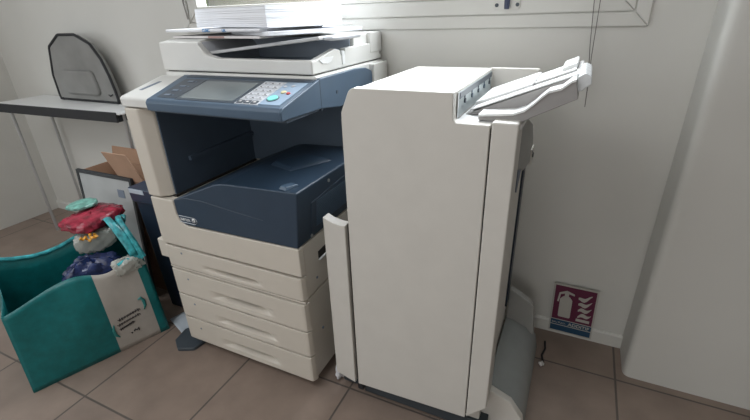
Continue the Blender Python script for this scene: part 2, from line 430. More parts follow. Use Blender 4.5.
# blue side panel running back under the scanner lid
sp = [(.004, 1.0055), (-.010, 1.006), (-.012, 1.030), (-.004, 1.0395), (.185, cpz(.185)), (.19, 1.089), (.42, 1.089), (.50, 1.083), (.548, 1.068), (.556, 1.0), (.556, .985), (.30, .985), (.19, 1.001)]
m = MB(); m.prism(fillet(sp[1:], {7: .02, 6: .02}), 'x', -.002, .008); SP = build('side_panel', m, NAVYP, PC, .003, 2)
m = MB(); m.prism([(.1865, .995), (.1895, .995), (.1895, 1.089), (.1865, 1.088)], 'x', .0, .0084); build('panel_seam', m, SLATE, SP, smooth=False)
m = MB(); m.cyl((.006, .285, 1.035), (.0092, .285, 1.035), .006, 12); build('screw_hole', m, SLATE, SP)
# scanner body
m = MB(); m.box(-.624, -.003, .186, .672, 1.003, 1.0945); build('scanner_body', m, CREAM2, PC, .006, 2)
m = MB(); m.prism(fillet([(.548, .96), (.672, .96), (.672, 1.090), (.548, 1.090)], {}), 'x', -.01, .016); build('scanner_side', m, CREAM2, PC, .004, 2)
m = MB(); m.box(-.615, -.022, .195, .665, 1.088, 1.100); build('lid_seam', m, SEAM, PC, smooth=False)
# document feeder
DF = None
m = MB(); m.box(-.622, -.012, .192, .676, 1.098, 1.114); DF = build('document_feeder', m, CREAM2, PC, .004, 2)
ff = [(-.624, 1.098), (-.011, 1.098), (-.011, 1.138), (-.370, 1.140), (-.415, 1.150), (-.435, 1.170), (-.452, 1.188), (-.624, 1.190)]
m = MB(); m.prism(fillet(ff, {4: .02, 5: .02, 6: .012}), 'y', .184, .212); build('front_fascia', m, CREAM2, DF, .005, 3)
m = MB(); m.prism(fillet([(.2, 1.10), (.66, 1.10), (.66, 1.192), (.23, 1.196), (.2, 1.190)], {3: .01, 4: .01}), 'x', -.624, -.452); build('feeder_cover', m, CREAM2, DF, .006, 3)
m = MB(); m.prism([(-.452, 1.112), (-.425, 1.112), (-.43, 1.16), (-.452, 1.19)], 'y', .21, .60); build('feed_roller_housing', m, KEYS, DF, .003)
m = MB(); m.box(-.45, -.035, .462, .468, 1.113, 1.188); m.box(-.45, -.034, .213, .465, 1.113, 1.119); build('output_floor', m, plastic('output_blue_grey', (.46, .53, .62), .45), DF, smooth=False)
# right wall of the feeder, scooped at the front and notched
rw = [(.205, 1.10), (.66, 1.10), (.66, 1.158), (.483, 1.158), (.390, 1.156), (.385, 1.138), (.358, 1.138), (.352, 1.154), (.324, 1.160), (.240, 1.144), (.205, 1.138)]
m = MB(); m.prism(rw, 'x', -.033, -.011); RW = build('right_wall', m, CREAM2, DF, .003, 2)
m = MB(); m.prism([(.222, 1.136), (.240, 1.124), (.268, 1.121), (.292, 1.126), (.308, 1.138), (.26, 1.141)], 'x', -.012, -.0085); build('finger_scoop', m, WHITE, RW, .001, 1)
m = MB(); m.box(-.037, -.008, .362, .381, 1.108, 1.150); build('wall_clip', m, WHITE, RW, .003, 2)
m = MB(); m.prism(fillet([(.470, 1.10), (.676, 1.10), (.676, 1.194), (.488, 1.193), (.470, 1.188)], {3: .012, 2: .006}), 'x', -.452, -.022); build('hinge_cover', m, CREAM2, DF, .006, 3)
m = MB(); m.prism(fillet([(.575, 1.124), (.676, 1.124), (.676, 1.194), (.575, 1.196)], {0: .006}), 'x', -.03, -.009); build('hinge_block', m, CREAM2, DF, .006, 3)
# raised input tray with its rounded end
def trz(x): return 1.1465+(x+.45)*.100
m = MB(); m.hexa([(-.45, .215, trz(-.45)), (.0, .215, trz(.0)), (.0, .455, trz(.0)), (-.45, .455, trz(-.45)), (-.45, .215, trz(-.45)+.010), (.0, .215, trz(.0)+.010), (.0, .455, trz(.0)+.010), (-.45, .455, trz(-.45)+.010)])
it = build('input_tray', m, plastic('tray_light_grey', (.48, .49, .50), .4), DF, .003, 2)
m = MB(); m.tube([(.001, .24, trz(.0)+.002), (.014, .26, trz(.0)+.003), (.018, .35, trz(.0)+.003), (.014, .44, trz(.0)+.003), (.001, .455, trz(.0)+.002)], [.004, .008, .009, .008, .004], 10); build('tray_end', m, KEYS, it)
# side grip, screws on the lower right side
m = MB(); m.prism([(.105, .515), (.24, .520), (.24, .552), (.105, .545)], 'x', -.004, -.0012); gr = build('side_grip', m, SEAM, PC, smooth=False)  # flat dark plate; the recess's shade is put into its colour
m = MB(); m.prism([(.105, .511), (.24, .516), (.24, .521), (.105, .517)], 'x', -.004, .004); build('grip_lip', m, WHITE, gr, .001, 1)
for (yy_, zz_) in ((.085, .455), (.09, .235)):
    m = MB(); m.cyl((-.006, yy_, zz_), (-.0005, yy_, zz_), .005, 10); build('screw', m, DOCGREY, PC)
# feet
for (cx, cyy) in ((-.55, .10), (-.06, .10), (-.55, .58), (-.06, .58)):
    m = MB(); m.cyl((cx-.018, cyy, .026), (cx+.018, cyy, .026), .026, 18); m.box(cx-.024, cx+.024, cyy-.014, cyy+.014, .028, .054)
    build('caster', m, BLACK, PC, .003, 2)
m = MB(); m.prism(fillet([(-.715, .055), (-.700, -.015), (-.648, -.050), (-.585, -.02), (-.57, .09), (-.69, .09)], .015), 'z', .0, .016); m.box(-.61, -.58, .02, .06, .012, .053)
build('stabilizer_foot', m, DKGREY, PC, .003, 2)
# badge
bd = MB(); Z0, Z1, X0, X1 = .616, .640, -.496, -.412
by = -.0014
loop = [(X0, Z0), (X1-.012, Z0), (X1-.003, Z0+.006), (X1, Z0+.013), (X1-.003, Z0+.020), (X1-.012, Z1), (X0, Z1)]
bd.tube([(x, by, z) for x, z in loop] , .0009, 6)
bg = build('badge', bd, SILVER, cover, label='small outlined badge with white lettering')
t = text_mb('xerox', .0195, lambda x, y, z: (X0+.006+x, by-z, Z0+.0075+y)); build('lettering', t, WHITE, bg, smooth=False)
def ball(u, v):
    a = u*2*math.pi; b = (v-.5)*math.pi; r = .0085
    return (X1-.016+r*math.cos(a)*math.cos(b), by+.3*r*math.sin(a)*math.cos(b), Z0+.0135+r*math.sin(b))
m = MB(); m.grid(ball, 18, 10)
for sg in (1, -1):
    m.tube([(X1-.016-.006, by-.0022, Z0+.0135-.005*sg), (X1-.016, by-.0034, Z0+.0135), (X1-.016+.006, by-.0022, Z0+.0135+.005*sg)], .0009, 6, 1)
build('emblem_ball', m, [WHITE, SLATE], bg)

# ------------------------------------------------------------------ finisher
FN = thing('finishing_unit', 'tall cream finishing and stacking unit docked to the right of the photocopier', 'paper finisher', (.37, .28, 0))
FY = .045
bp_ = [(.155, .070), (.535, .086), (.535, 1.024), (.449, 1.024), (.4475, 1.092), (.193, 1.092), (.180, 1.086), (.155, 1.029)]
body = fillet(bp_, {2: .0, 3: .014, 4: .004, 5: .010, 6: .016, 7: .01})
m = MB(); m.prism(body, 'y', FY, .075); build('front_cover', m, CREAMF, FN, .007, 4)
b2 = [(.160, .06), (.575, .06), (.575, 1.018), (.447, 1.018), (.447, 1.090), (.195, 1.090), (.160, 1.027)]
m = MB(); m.prism(b2, 'y', .0755, .512); build('body', m, CREAMF, FN, .004, 2)
m = MB(); m.box(.440, .588, .497, .516, .99, 1.092); build('rear_panel', m, CREAMF, FN, .004, 2)
m = MB(); m.prism([(.449, 1.012), (.600, 1.012), (.600, 1.024), (.449, 1.024)], 'y', .0755, .497); build('tray_ledge', m, WHITE, FN, .002, 1)
m = MB(); m.box(.1475, .160, FY+.012, .42, .70, 1.012); build('left_skin', m, CREAMF, FN, .003, 2)
# right front panel
m = MB(); m.prism(fillet([(.538, .090), (.5965, .155), (.5965, 1.032), (.538, 1.032)], {2: .006}), 'y', FY, .125); build('side_panel', m, CREAMF, FN, .006, 3)
m = MB(); m.box(.535, .5385, FY+.006, .10, .10, 1.015); build('panel_seam', m, SEAM, FN, smooth=False)
m = MB(); m.box(.576, .590, .125, .30, .30, .93); build('side_shield', m, CREAMF, FN, .003)
m = MB(); m.box(.570, .582, .46, .512, .235, .80); build('corner_rail', m, plastic('rail_dark_blue', (.012, .025, .045), .4), FN, .002)
# exit slot in the left face of the notch
m = MB(); m.box(.4465, .4492, .088, .488, 1.026, 1.084); es = build('exit_slot', m, plastic('slot_grey', (.34, .39, .40), .3), FN, smooth=False)
m = MB(); m.box(.4485, .4502, .10, .485, 1.068, 1.082); build('slot_top_strip', m, SLATE, es, smooth=False)  # dark slate band along the top of the slot
for k in range(5):
    yk = .15+k*.075
    m = MB(); m.cyl((.447, yk, 1.056), (.4525, yk, 1.056), .006, 10); m.cyl((.447, yk, 1.066), (.451, yk, 1.066), .004, 10)
    build('exit_roller', m, SLATE if k % 2 == 0 else NAVYP, es)
m = MB(); m.box(.4485, .4505, .082, .089, 1.024, 1.086); build('slot_post', m, WHITE, es, .001, 1)
# output tray
tx = lambda x: 1.030+(x-.46)*.398
slab = [(.452, tx(.452)-.004), (.700, tx(.700)), (.706, tx(.706)-.004), (.700, 1.098), (.60, 1.046), (.56, 1.030), (.47, 1.024)]
TSHADE = plastic('tray_shade_grey', (.31, .30, .295), .5)  # shade of the pale tray's front faces is put into this grey
m = MB(); m.prism(slab, 'y', .139, .425); OT = build('output_tray', m, TSHADE, FN, .003, 2, label='pale tray sloping up to the right')
edge = [(.500, 1.038), (.536, 1.041), (.577, 1.045), (.600, 1.054), (.617, 1.069), (.631, 1.084), (.644, 1.096), (.669, 1.104), (.686, 1.119), (.694, 1.122)]
bot = [(.703, 1.084), (.62, 1.041), (.59, 1.024), (.50, 1.026)]
m = MB(); m.prism(edge+bot, 'y', .082, .138); build('tray_front_wall', m, TSHADE, OT, .001, 1, label='front wall with a swooping top edge, shade painted in grey')
m = MB()
for (p, q) in zip(edge[:-1], edge[1:]):
    m.hexa([(p[0], .079, p[1]-.003), (q[0], .079, q[1]-.003), (q[0], .141, q[1]-.001), (p[0], .141, p[1]-.001), (p[0], .079, p[1]+.002), (q[0], .079, q[1]+.002), (q[0], .141, q[1]+.002), (p[0], .141, p[1]+.002)])
build('tray_rim', m, WHITE, OT, smooth=False, label='white rim along the swooping edge')
m = MB(); m.hexa([(.465, .20, tx(.465)), (.600, .20, tx(.600)), (.600, .415, tx(.600)), (.465, .415, tx(.465)), (.465, .20, tx(.465)+.012), (.600, .20, tx(.6)+.010), (.600, .415, tx(.6)+.010), (.465, .415, tx(.465)+.012)])
build('tray_plate', m, WHITE, OT, .004, 2)
m = MB(); m.hexa([(.47, .142, tx(.47)), (.70, .142, tx(.70)), (.70, .19, tx(.70)), (.47, .19, tx(.47)), (.47, .142, tx(.47)+.004), (.70, .142, tx(.7)+.004), (.70, .19, tx(.7)+.004), (.47, .19, tx(.47)+.004)])
build('tray_shelf', m, WHITE, OT, .001, 1)
for k in range(4):
    yk = .225+k*.045
    m = MB(); m.hexa([(.60, yk, tx(.60)), (.69, yk, tx(.69)), (.69, yk+.02, tx(.69)), (.60, yk+.02, tx(.60)), (.60, yk, tx(.60)+.007), (.69, yk, tx(.69)+.007), (.69, yk+.02, tx(.69)+.007), (.60, yk+.02, tx(.60)+.007)])
    build('tray_rib', m, WHITE, OT, .002, 1)
m = MB(); m.hexa([(.655, .27, tx(.655)+.004), (.692, .27, tx(.692)+.004), (.692, .42, tx(.692)+.004), (.655, .42, tx(.655)+.004), (.657, .275, tx(.655)+.016), (.690, .275, tx(.690)+.016), (.690, .415, tx(.69)+.016), (.657, .415, tx(.655)+.016)])
build('end_stop', m, WHITE, OT, .004, 2)
m = MB(); m.prism(fillet([(.694, 1.094), (.708, 1.098), (.724, 1.112), (.722, 1.128), (.708, 1.134), (.696, 1.126)], .006), 'y', .10, .30); build('tray_lip', m, FROST, OT, .003, 2)
# bracket that carries the tray
brk = [(.127, 1.02), (.27, .992), (.40, .95), (.47, .890), (.515, .80), (.28, .845), (.128, .90)]
m = MB(); m.prism(brk, 'x', .576, .5965); BK = build('tray_bracket', m, plastic('bracket_grey', (.30, .30, .29), .5), FN, .004, 2)
m = MB(); m.prism([(.44, .86), (.50, .86), (.515, .80), (.455, .805)], 'x', .594, .600); build('hinge_plate', m, CREAMF, BK, .001, 1)
m = MB(); m.cyl((.5965, .475, .833), (.6035, .475, .833), .008, 12); m.cyl((.5965, .455, .85), (.602, .455, .85), .004, 12); build('hinge_pin', m, BLACK, BK)
m = MB(); m.prism([(.127, .90), (.20, .875), (.15, .83), (.127, .845)], 'x', .588, .5975); build('bracket_gusset', m, plastic('gusset_blue', (.02, .05, .11), .4), BK, .001, 1)
# docking panel on the copier side
m = MB()
dpp = [(.072, .098), (.146, .075), (.146, .700), (.128, .699), (.108, .702), (.088, .708), (.072, .716)]
m.prism(dpp, 'y', FY-.005, .075)
build('docking_panel', m, CREAMF, FN, .003, 2)
m = MB(); m.box(.146, .157, FY+.012, .10, .062, .70); build('dock_seam', m, SEAM, FN, smooth=False)
# dark plinth
m = MB(); m.box(.168, .60, .066, .50, .018, .062); m.prism([(.075, .02), (.17, .02), (.17, .078), (.12, .085), (.075, .07)], 'y', .08, .14); build('plinth', m, plastic('plinth_dark', (.04, .05, .06), .5), FN, .003, 2)
m = MB(); m.box(.150, .172, .048, .078, .04, .088); build('foot_block', m, BLACK, FN, .003)
for (cx, cyy) in ((.22, .12), (.52, .12), (.22, .45), (.52, .45)):
    m = MB(); m.cyl((cx-.014, cyy, .02), (cx+.014, cyy, .02), .02, 16); build('caster', m, BLACK, FN)
# low outrigger cover on the right
lo = [(.540, .018), (.5400, .168), (.600, .166), (.660, .140), (.700, .085), (.712, .018)]
m = MB(); m.prism(lo, 'y', .108, .135); LC = build('outrigger_cover', m, CREAMF, FN, .004, 2)
m = MB(); m.prism([(.58, .018), (.58, .150), (.605, .150), (.658, .128), (.697, .080), (.710, .018)], 'y', .135, .54); build('outrigger_top', m, plastic('smoky_plastic', (.30, .32, .315), .22), LC, .003, 2)
m = MB(); m.prism(fillet([(.582, .13), (.690, .10), (.675, .232), (.66, .246), (.592, .285), (.582, .285)], {2: .01, 3: .01}), 'y', .505, .535); build('outrigger_fin', m, plastic('fin_grey', (.36, .36, .345), .4), LC, .003, 2)

# ------------------------------------------------------------------ papers on the feeder
def rot_box(m, c, th, w, d, z0, z1, mi=0, jit=0):
    """box from near-right corner c, width w to the left, depth d to the back, rotated th"""
    a = math.radians(th); ux = Vector((-math.cos(a), math.sin(a), 0)); uy = Vector((math.sin(a), math.cos(a), 0))
    o = Vector((c[0], c[1], 0))
    P = [o, o+ux*w, o+ux*w+uy*d, o+uy*d]
    m.hexa([p+Vector((0, 0, z0)) for p in P]+[p+Vector((0, 0, z1)) for p in P], mi)
# board / folders underneath, sitting on feeder head and tray end
ZB = 1.1975
m = MB(); rot_box(m, (-.197, .196), 8, .44, .30, ZB, ZB+.0075)
a8 = math.radians(8)
o = build('document_folder', m, PAPER2, bevel=.001, seg=1, loc=(-.35, .35, ZB))
tag(o, 'pale grey folder lying lowest of the papers on the document feeder', 'folder')
m = MB()
for (w0, w1) in ((.165, .245),):
    e0 = Vector((-.195-w0*math.cos(a8), .196+w0*math.sin(a8), 0)); e1 = Vector((-.195-w1*math.cos(a8), .196+w1*math.sin(a8), 0)); nn = Vector((-math.sin(a8), -math.cos(a8), 0))*.0008
    m.hexa([e0+nn+Vector((0, 0, ZB+.001)), e1+nn+Vector((0, 0, ZB+.001)), e1-nn+Vector((0, 0, ZB+.001)), e0-nn+Vector((0, 0, ZB+.001)),
            e0+nn+Vector((0, 0, ZB+.007)), e1+nn+Vector((0, 0, ZB+.007)), e1-nn+Vector((0, 0, ZB+.007)), e0-nn+Vector((0, 0, ZB+.007))])
build('edge_label', m, BROWNP, o, smooth=False, label='reddish-brown edge label')
ZF = ZB+.0080
m = MB(); rot_box(m, (-.154, .184), 26, .28, .350, ZF, ZF+.0115)
o = build('document_folder', m, PAPER, bevel=.001, seg=1, loc=(-.2, .36, ZF))
tag(o, 'white folder turned askew, its corner pointing to the front under the magazine', 'folder')
ZC = ZF+.0119
m = MB(); rot_box(m, (-.188, .190), 7, .46, .30, ZC, ZC+.0085); 
# rolled spine along the front
a7 = math.radians(7); P0 = Vector((-.188, .192, ZC+.0045)); P1 = Vector((-.188-.46*math.cos(a7), .192+.46*math.sin(a7), ZC+.0045))
m.tube([P0, P1], .0045, 8)
o = build('magazine', m, PAPER, loc=(-.35, .35, ZC), angle=50)
tag(o, 'white magazine with blue lettering on its spine under the paper stack', 'magazine')
nn = Vector((-math.sin(a7), -math.cos(a7), 0)); ux = Vector((math.cos(a7), -math.sin(a7), 0))
def spine(dx): return lambda x, y, z: tuple(P0 - ux*dx + ux*x + nn*(.0046+z) + Vector((0, 0, y-.0040)))
t = text_mb('CUMC', .013, spine(.262), bold=True); build('spine_lettering', t, BLUEINK, o, smooth=False); t = text_mb('UEL', .011, spine(.166), bold=True)
build('spine_lettering', t, BLUEINK, o, smooth=False)
m = MB(); rot_box(m, (-.158, .197), 24, .30, .31, ZC+.0092, ZC+.0122)
o = build('loose_sheets', m, PAPER, loc=(-.15, .35, ZC), smooth=False)
tag(o, 'thin white leaflet directly under the paper stack, fanned out at its right', 'leaflet')
ZD = ZC+.0124
sm = MB(); z = ZD; rng = random.Random(3)
while z < 1.288:
    h = rng.choice((.004, .006, .009))
    j = rng.uniform(-.0016, .0016)
    rot_box(sm, (-.166+j, .199+rng.uniform(-.0008, .0008)), 16.3+rng.uniform(-.15, .15), .418, .312, z, min(z+h, 1.2885)-.0006); z += h
o = build('paper_stack', sm, PAPER, loc=(-.30, .40, ZD), smooth=False)
tag(o, 'thick stack of blank white paper on top of the document feeder', 'paper')

# ------------------------------------------------------------------ fire extinguisher sign
SX0, SX1, SZ0, SZ1, SYF = .749, .899, .002, .230, WY-.019
SG = thing('safety_sign', 'maroon and blue fire extinguisher sign standing against the baseboard', 'sign', (.824, SYF, 0))
skew = lambda x, z: (.821 + (x-.824)*1.09 + (z-.11)*-.03, z*1.04 + .010 + (x-.824)*-.01)
def sbox(m, x0, x1, z0, z1, y0, y1, mi=0): m.prism([skew(x0, z0), skew(x1, z0), skew(x1, z1), skew(x0, z1)], 'y', y0, y1, mi)
m = MB(); sbox(m, SX0, SX1, SZ0+.002, SZ1, SYF, SYF+.004); build('plate', m, SIGNW, SG, smooth=False)
m = MB(); sbox(m, SX0+.006, SX1-.006, .066, SZ1-.006, SYF-.0008, SYF+.001); build('red_field', m, SIGNRED, SG, smooth=False)
m = MB(); sbox(m, SX0+.005, SX1-.005, .040, .062, SYF-.0008, SYF+.001); sbox(m, SX0+.005, SX1-.005, .010, .036, SYF-.0008, SYF+.001); build('blue_band', m, SIGNBLUE, SG, smooth=False)
m = MB()
ext = fillet([(.775, .080), (.817, .080), (.817, .165), (.806, .180), (.786, .180), (.775, .165)], {0: .006, 1: .006, 2: .012, 3: .006, 4: .006, 5: .012})
m.prism([skew(*p) for p in ext], 'y', SYF-.0016, SYF)
sbox(m, .789, .803, .178, .196, SYF-.0016, SYF)
m.prism([skew(*p) for p in [(.770, .192), (.795, .206), (.822, .196), (.822, .188), (.795, .195), (.772, .184)]], 'y', SYF-.0016, SYF)
m.prism([skew(*p) for p in [(.776, .192), (.770, .190), (.766, .150), (.772, .150)]], 'y', SYF-.0014, SYF)
build('extinguisher_symbol', m, SIGNW, SG, smooth=False)
m = MB()
for k in range(4):
    zb = .095+k*.027; xs_ = .842-k*.002
    up, dn = [], []
    for i in range(9):
        tt = i/8; x = xs_+tt*.044; zz = zb+.020*tt+.007*math.sin(tt*6.0+k*.6)
        w = .0075*math.sin(math.pi*min(1, .12+tt*.88))+.0012
        up.append((x, zz+w)); dn.append((x, zz-w))
    m.prism([skew(*p) for p in up+dn[::-1]], 'y', SYF-.0016, SYF)
sbox(m, .838, .884, .076, .088, SYF-.0016, SYF)
build('flame_symbol', m, SIGNW, SG, smooth=False)
t = text_mb('EAU PULV.', .0105, lambda x, y, z: (*[(skew(SX0+.009+x, .046+y))[0]], SYF-.001-z, skew(SX0+.009+x, .046+y)[1]))
text_mb('ADDITIF', .0195, lambda x, y, z: (skew(SX0+.066+x, .044+y)[0], SYF-.001-z, skew(SX0+.066+x, .044+y)[1]), mb=t, bold=True)
build('lettering', t, SIGNW, SG, smooth=False)

# crumpled bits and loose paper on the floor
def crumple(name, c, r, mat, seed, label, cat, sz=(1, 1, .7), parent=None):
    rg = random.Random(seed); ph = [rg.uniform(0, 6.28) for _ in range(6)]
    def f(u, v):
        a = u*2*math.pi; b = (v-.5)*math.pi
        q = r*(1+.22*math.sin(3*a+ph[0])*math.cos(2*b+ph[1])+.16*math.sin(5*a+ph[2]+3*b)+.10*math.sin(9*a+ph[3])*math.cos(6*b+ph[4]))
        return (c[0]+q*sz[0]*math.cos(a)*math.cos(b), c[1]+q*sz[1]*math.sin(a)*math.cos(b), max(c[2]+q*sz[2]*math.sin(b), .0008))
    mm = MB(); mm.grid(f, 26, 14)
    oo = build(name, mm, mat, parent, loc=None if parent else (c[0], c[1], 0), angle=25)
    return tag(oo, label, cat) if label else oo
crumple('paper_scrap', (.736, .462, .008), .010, PAPER2, 5, 'tiny white scrap on the tiles left of the extinguisher sign', 'scrap')
crumple('paper_scrap', (.046, .112, .032), .036, PAPER, 11, 'crumpled white paper on the floor in the gap between photocopier and finisher', 'scrap', (.5, .8, 1.0))
m = MB(); m.tube([(.738, .60, .004), (.742, .555, .004), (.733, .515, .004), (.740, .480, .004), (.7355, .468, .006)], .0035, 8)
tag(build('cable_end', m, BLACK, loc=(.738, .53, 0)), 'short black cable end on the tiles left of the extinguisher sign', 'cable')
m = MB()
def sheet(u, v): return (-.850+.15*u+.05*v, .085-.055*u+.10*v, .0015+.010*math.sin(3.0*u+1)*math.sin(2.6*v)**2)
m.grid(sheet, 10, 8)
o = build('paper_sheet', m, plastic('bluish_paper', (.50, .56, .62), .7), loc=(-.78, .08, 0)); sol = o.modifiers.new('solid', 'SOLIDIFY'); sol.thickness = .001; sol.offset = 1
tag(o, 'loose pale blue-grey sheet on the floor left of the photocopier', 'paper')

# ------------------------------------------------------------------ clutter at the left
# waste bin
WB = thing('waste_bin', 'tapered navy waste bin with a white label on its rim beside the photocopier', 'bin', (-.815, .285, 0))
def frus(m, c, h0, h1, z0, z1, mi=0):
    m.hexa([(c[0]-h0, c[1]-h0, z0), (c[0]+h0, c[1]-h0, z0), (c[0]+h0, c[1]+h0, z0), (c[0]-h0, c[1]+h0, z0), (c[0]-h1, c[1]-h1, z1), (c[0]+h1, c[1]-h1, z1), (c[0]+h1, c[1]+h1, z1), (c[0]-h1, c[1]+h1, z1)], mi)
c = (-.815, .285)
m = MB(); frus(m, c, .118, .134, 0, .565); build('bin_body', m, BINM, WB, .012, 3)
m = MB(); frus(m, c, .143, .146, .558, .625); RM = build('rim', m, plastic('bin_rim_navy', (.022, .036, .066), .4), WB, .008, 3)
m = MB(); m.hexa([(-.950, .1385, .602), (-.862, .1385, .602), (-.862, .1420, .602), (-.950, .1420, .602), (-.952, .1375, .621), (-.864, .1375, .621), (-.864, .1420, .621), (-.952, .1420, .621)])
build('label_sticker', m, plastic('sticker_pale', (.48, .53, .60), .5), RM, smooth=False, label='pale blue-white sticker')
# cardboard box with open flaps
CB = thing('cardboard_box', 'open brown cardboard box with raised flaps behind the waste bin', 'box', (-1.24, .33, 0))
bx0, bx1, by0, by1, bz = -1.46, -.985, .245, .43, .60
m = MB(); t_ = .006
m.box(bx0, bx1, by0, by1, 0, .006); m.box(bx0, bx1, by0, by0+t_, .006, bz); m.box(bx0, bx1, by1-t_, by1, .006, bz); m.box(bx0, bx0+t_, by0+t_, by1-t_, .006, bz); m.box(bx1-t_, bx1, by0+t_, by1-t_, .006, bz)
build('box_body', m, CARD, CB, smooth=False)
def flap(p0, p1, d, mat):
    p0, p1, d = Vector(p0), Vector(p1), Vector(d); n = (p1-p0).cross(d).normalized()*.004; e = (p1-p0)*.06
    mm = MB(); mm.hexa([p0, p1, p1+n, p0+n, p0+d-e*.0, p1+d+e*.0, p1+d+n, p0+d+n]); return build('flap', mm, mat, CB, smooth=False)
flap((-1.150, by0, bz), (bx1-.003, by0, bz+.0), (-.03, -.03, .135), CARD2)
flap((bx1, by0, bz), (bx1, by1, bz), (.012, .0, .10), CARD)
flap((bx0, by1, bz), (bx1, by1, bz), (0, .015, .07), CARD)
# white board with dark frame leaning on the box
FB = thing('framed_board', 'pale board with a dark frame leaning on the cardboard box', 'board', (-1.24, .18, 0))
def lean(x, z, dy): return (x, .172+dy+z*.085, z)
m = MB()
def lbox(m, x0, x1, z0, z1, d0, d1, mi=0):
    m.hexa([lean(x0, z0, d0), lean(x1, z0, d0), lean(x1, z0, d1), lean(x0, z0, d1), lean(x0, z1, d0), lean(x1, z1, d0), lean(x1, z1, d1), lean(x0, z1, d1)], mi)
lbox(m, -1.43, -1.07, .002, .602, .004, .012); build('board_face', m, plastic('board_pale', (.42, .44, .44), .5), FB, smooth=False)
m = MB(); 
lbox(m, -1.445, -1.43, .0, .617, 0, .015); lbox(m, -1.07, -1.055, .0, .617, 0, .015); lbox(m, -1.43, -1.07, .602, .617, 0, .015); lbox(m, -1.43, -1.07, .0, .012, 0, .015)
build('frame', m, plastic('frame_dark', (.03, .035, .04), .5), FB, .001, 1)
m = MB(); lbox(m, -1.165, -1.12, .515, .553, .002, .006); build('print_mark', m, DOCGREY, FB, smooth=False, label='small square grey print')

# reusable shopping bag
SB = thing('shopping_bag', 'teal and white reusable shopping bag stuffed with plastic, standing left of the photocopier', 'bag', (-.95, -.08, 0))
R0 = Vector((-.800, .040, 0)); U = Vector((-.363, -.932, 0)); V = Vector((-.932, .363, 0))   # U runs along the face away from its right edge, V inwards
BW, BD = .50, .27
def ftop(s): return .350+.045*math.sin(s*3.1+.4)-.035*math.exp(-((s-.30)/.14)**2)
def face(s, tt):                                    # s along the face 0..1, tt height 0..1
    z = ftop(s)*tt
    bul = .020*math.sin(math.pi*tt)*math.sin(math.pi*s) + .006*math.sin(11*s+4*tt)*tt
    return R0+U*(BW*s)-V*bul+V*(.028*tt)+U*(.012*(1-2*s)*tt)+Vector((0, 0, z))
def btop(s): return .455+.03*math.sin(s*6+1)
m = MB(); nu, nv = 40, 16
def fm(s):                                          # colour of the face: teal borders round a white panel
    return 1 if .085 < s < .405 else 0
for j in range(nv):
    for i in range(nu):
        a, b = i/nu, (i+1)/nu; c_, d_ = j/nv, (j+1)/nv
        m.add([face(a, c_), face(b, c_), face(b, d_), face(a, d_)], [(0, 1, 2, 3)], fm((a+b)/2))
def back(s, tt): return R0+U*(BW*s)+V*(BD-.02*tt)+Vector((0, 0, btop(s)*tt))
m.grid(back, 16, 8)
def sideR(s, tt): 
    f, b = face(0, tt), back(0, tt); p = f.lerp(b, s); return p+U*(.03*math.sin(math.pi*s)*tt)+Vector((0, 0, .085*tt*math.sin(math.pi*min(1, s*1.15))**.7))
def sideL(s, tt): 
    f, b = face(1, tt), back(1, tt); return f.lerp(b, s)-U*(.03*math.sin(math.pi*s)*tt)
m.grid(sideR, 8, 8); m.grid(sideL, 8, 8)
m.grid(lambda s, tt: R0+U*(BW*s)+V*(BD*tt)+Vector((0, 0, .001)), 2, 2)
bm_ = bmesh.new(); me_ = None
o = build('bag_body', m, [TEAL, BAGW], SB, angle=60)
bm_.from_mesh(o.data); bmesh.ops.remove_doubles(bm_, verts=bm_.verts, dist=.0006); bmesh.ops.recalc_face_normals(bm_, faces=bm_.faces); bm_.to_mesh(o.data); bm_.free()
for p in o.data.polygons: p.use_smooth = True
sol = o.modifiers.new('solid', 'SOLIDIFY'); sol.thickness = .0025; sol.offset = 0
# rolled shiny top edge and a strap
m = MB(); m.tube([face(s/20, 1)+Vector((0, 0, .002)) for s in range(0, 5)]+[], .010, 8); m.tube([sideR(s/8, 1) for s in range(9)], [.013]*9, 8); m.tube([back(s/10, 1) for s in range(11)], .008, 8)
build('rolled_hem', m, TEAL2, SB)
m = MB()
def strap(u, v):
    p = face(.05, 1).lerp(back(.12, 1), u); return p+Vector((0, 0, .010+.085*math.sin(math.pi*min(1, u*1.15))**.7))+U*(-.012+v*.030+.02*math.sin(math.pi*u))+Vector((0, 0, .004*math.sin(9*u+4*v)))
m.grid(strap, 20, 3)
s_ = build('handle', m, TEAL2, SB); k_ = s_.modifiers.new('solid', 'SOLIDIFY'); k_.thickness = .003
# print on the white panel
def onface(s, z, d=.0022): 
    tt = z/ftop(s); return face(s, tt)-V*d
m = MB(); rg = random.Random(9)
for (z0_, s0_, s1_, hh) in ((.150, .165, .345, .009), (.128, .175, .36, .008), (.106, .235, .355, .008)):
    n_ = 46; pts = []
    for k in range(n_+1):
        q = k/n_; s = s1_+(s0_-s1_)*q
        pts.append(onface(s, z0_+q*.010+hh*(.6*math.sin(k*1.9)+.5*math.sin(k*3.1+1)), .003))
    m.tube(pts, .0013, 5)
build('script_print', m, INK, SB)
m = MB(); m.tube([onface(.26, .070, .003), onface(.25, .078, .003), onface(.235, .070, .003), onface(.225, .078, .003), onface(.222, .066, .003)], .0030, 6); m.tube([onface(.282, .066, .003), onface(.275, .070, .003)], .003, 6); build('small_print', m, INK, SB)
m = MB()
m.tube([onface(.155, .200, .003), onface(.132, .205, .003), onface(.118, .190, .003), onface(.118, .165, .003), onface(.135, .148, .003)], [.003, .006, .007, .006, .002], 8)
build('arrow_print', m, TEALINK, SB); m = MB(); m.tube([onface(.385, .140, .003), onface(.397, .115, .003), onface(.392, .090, .003), onface(.37, .074, .003)], [.002, .006, .006, .002], 8)
build('arrow_print', m, TEALINK, SB)

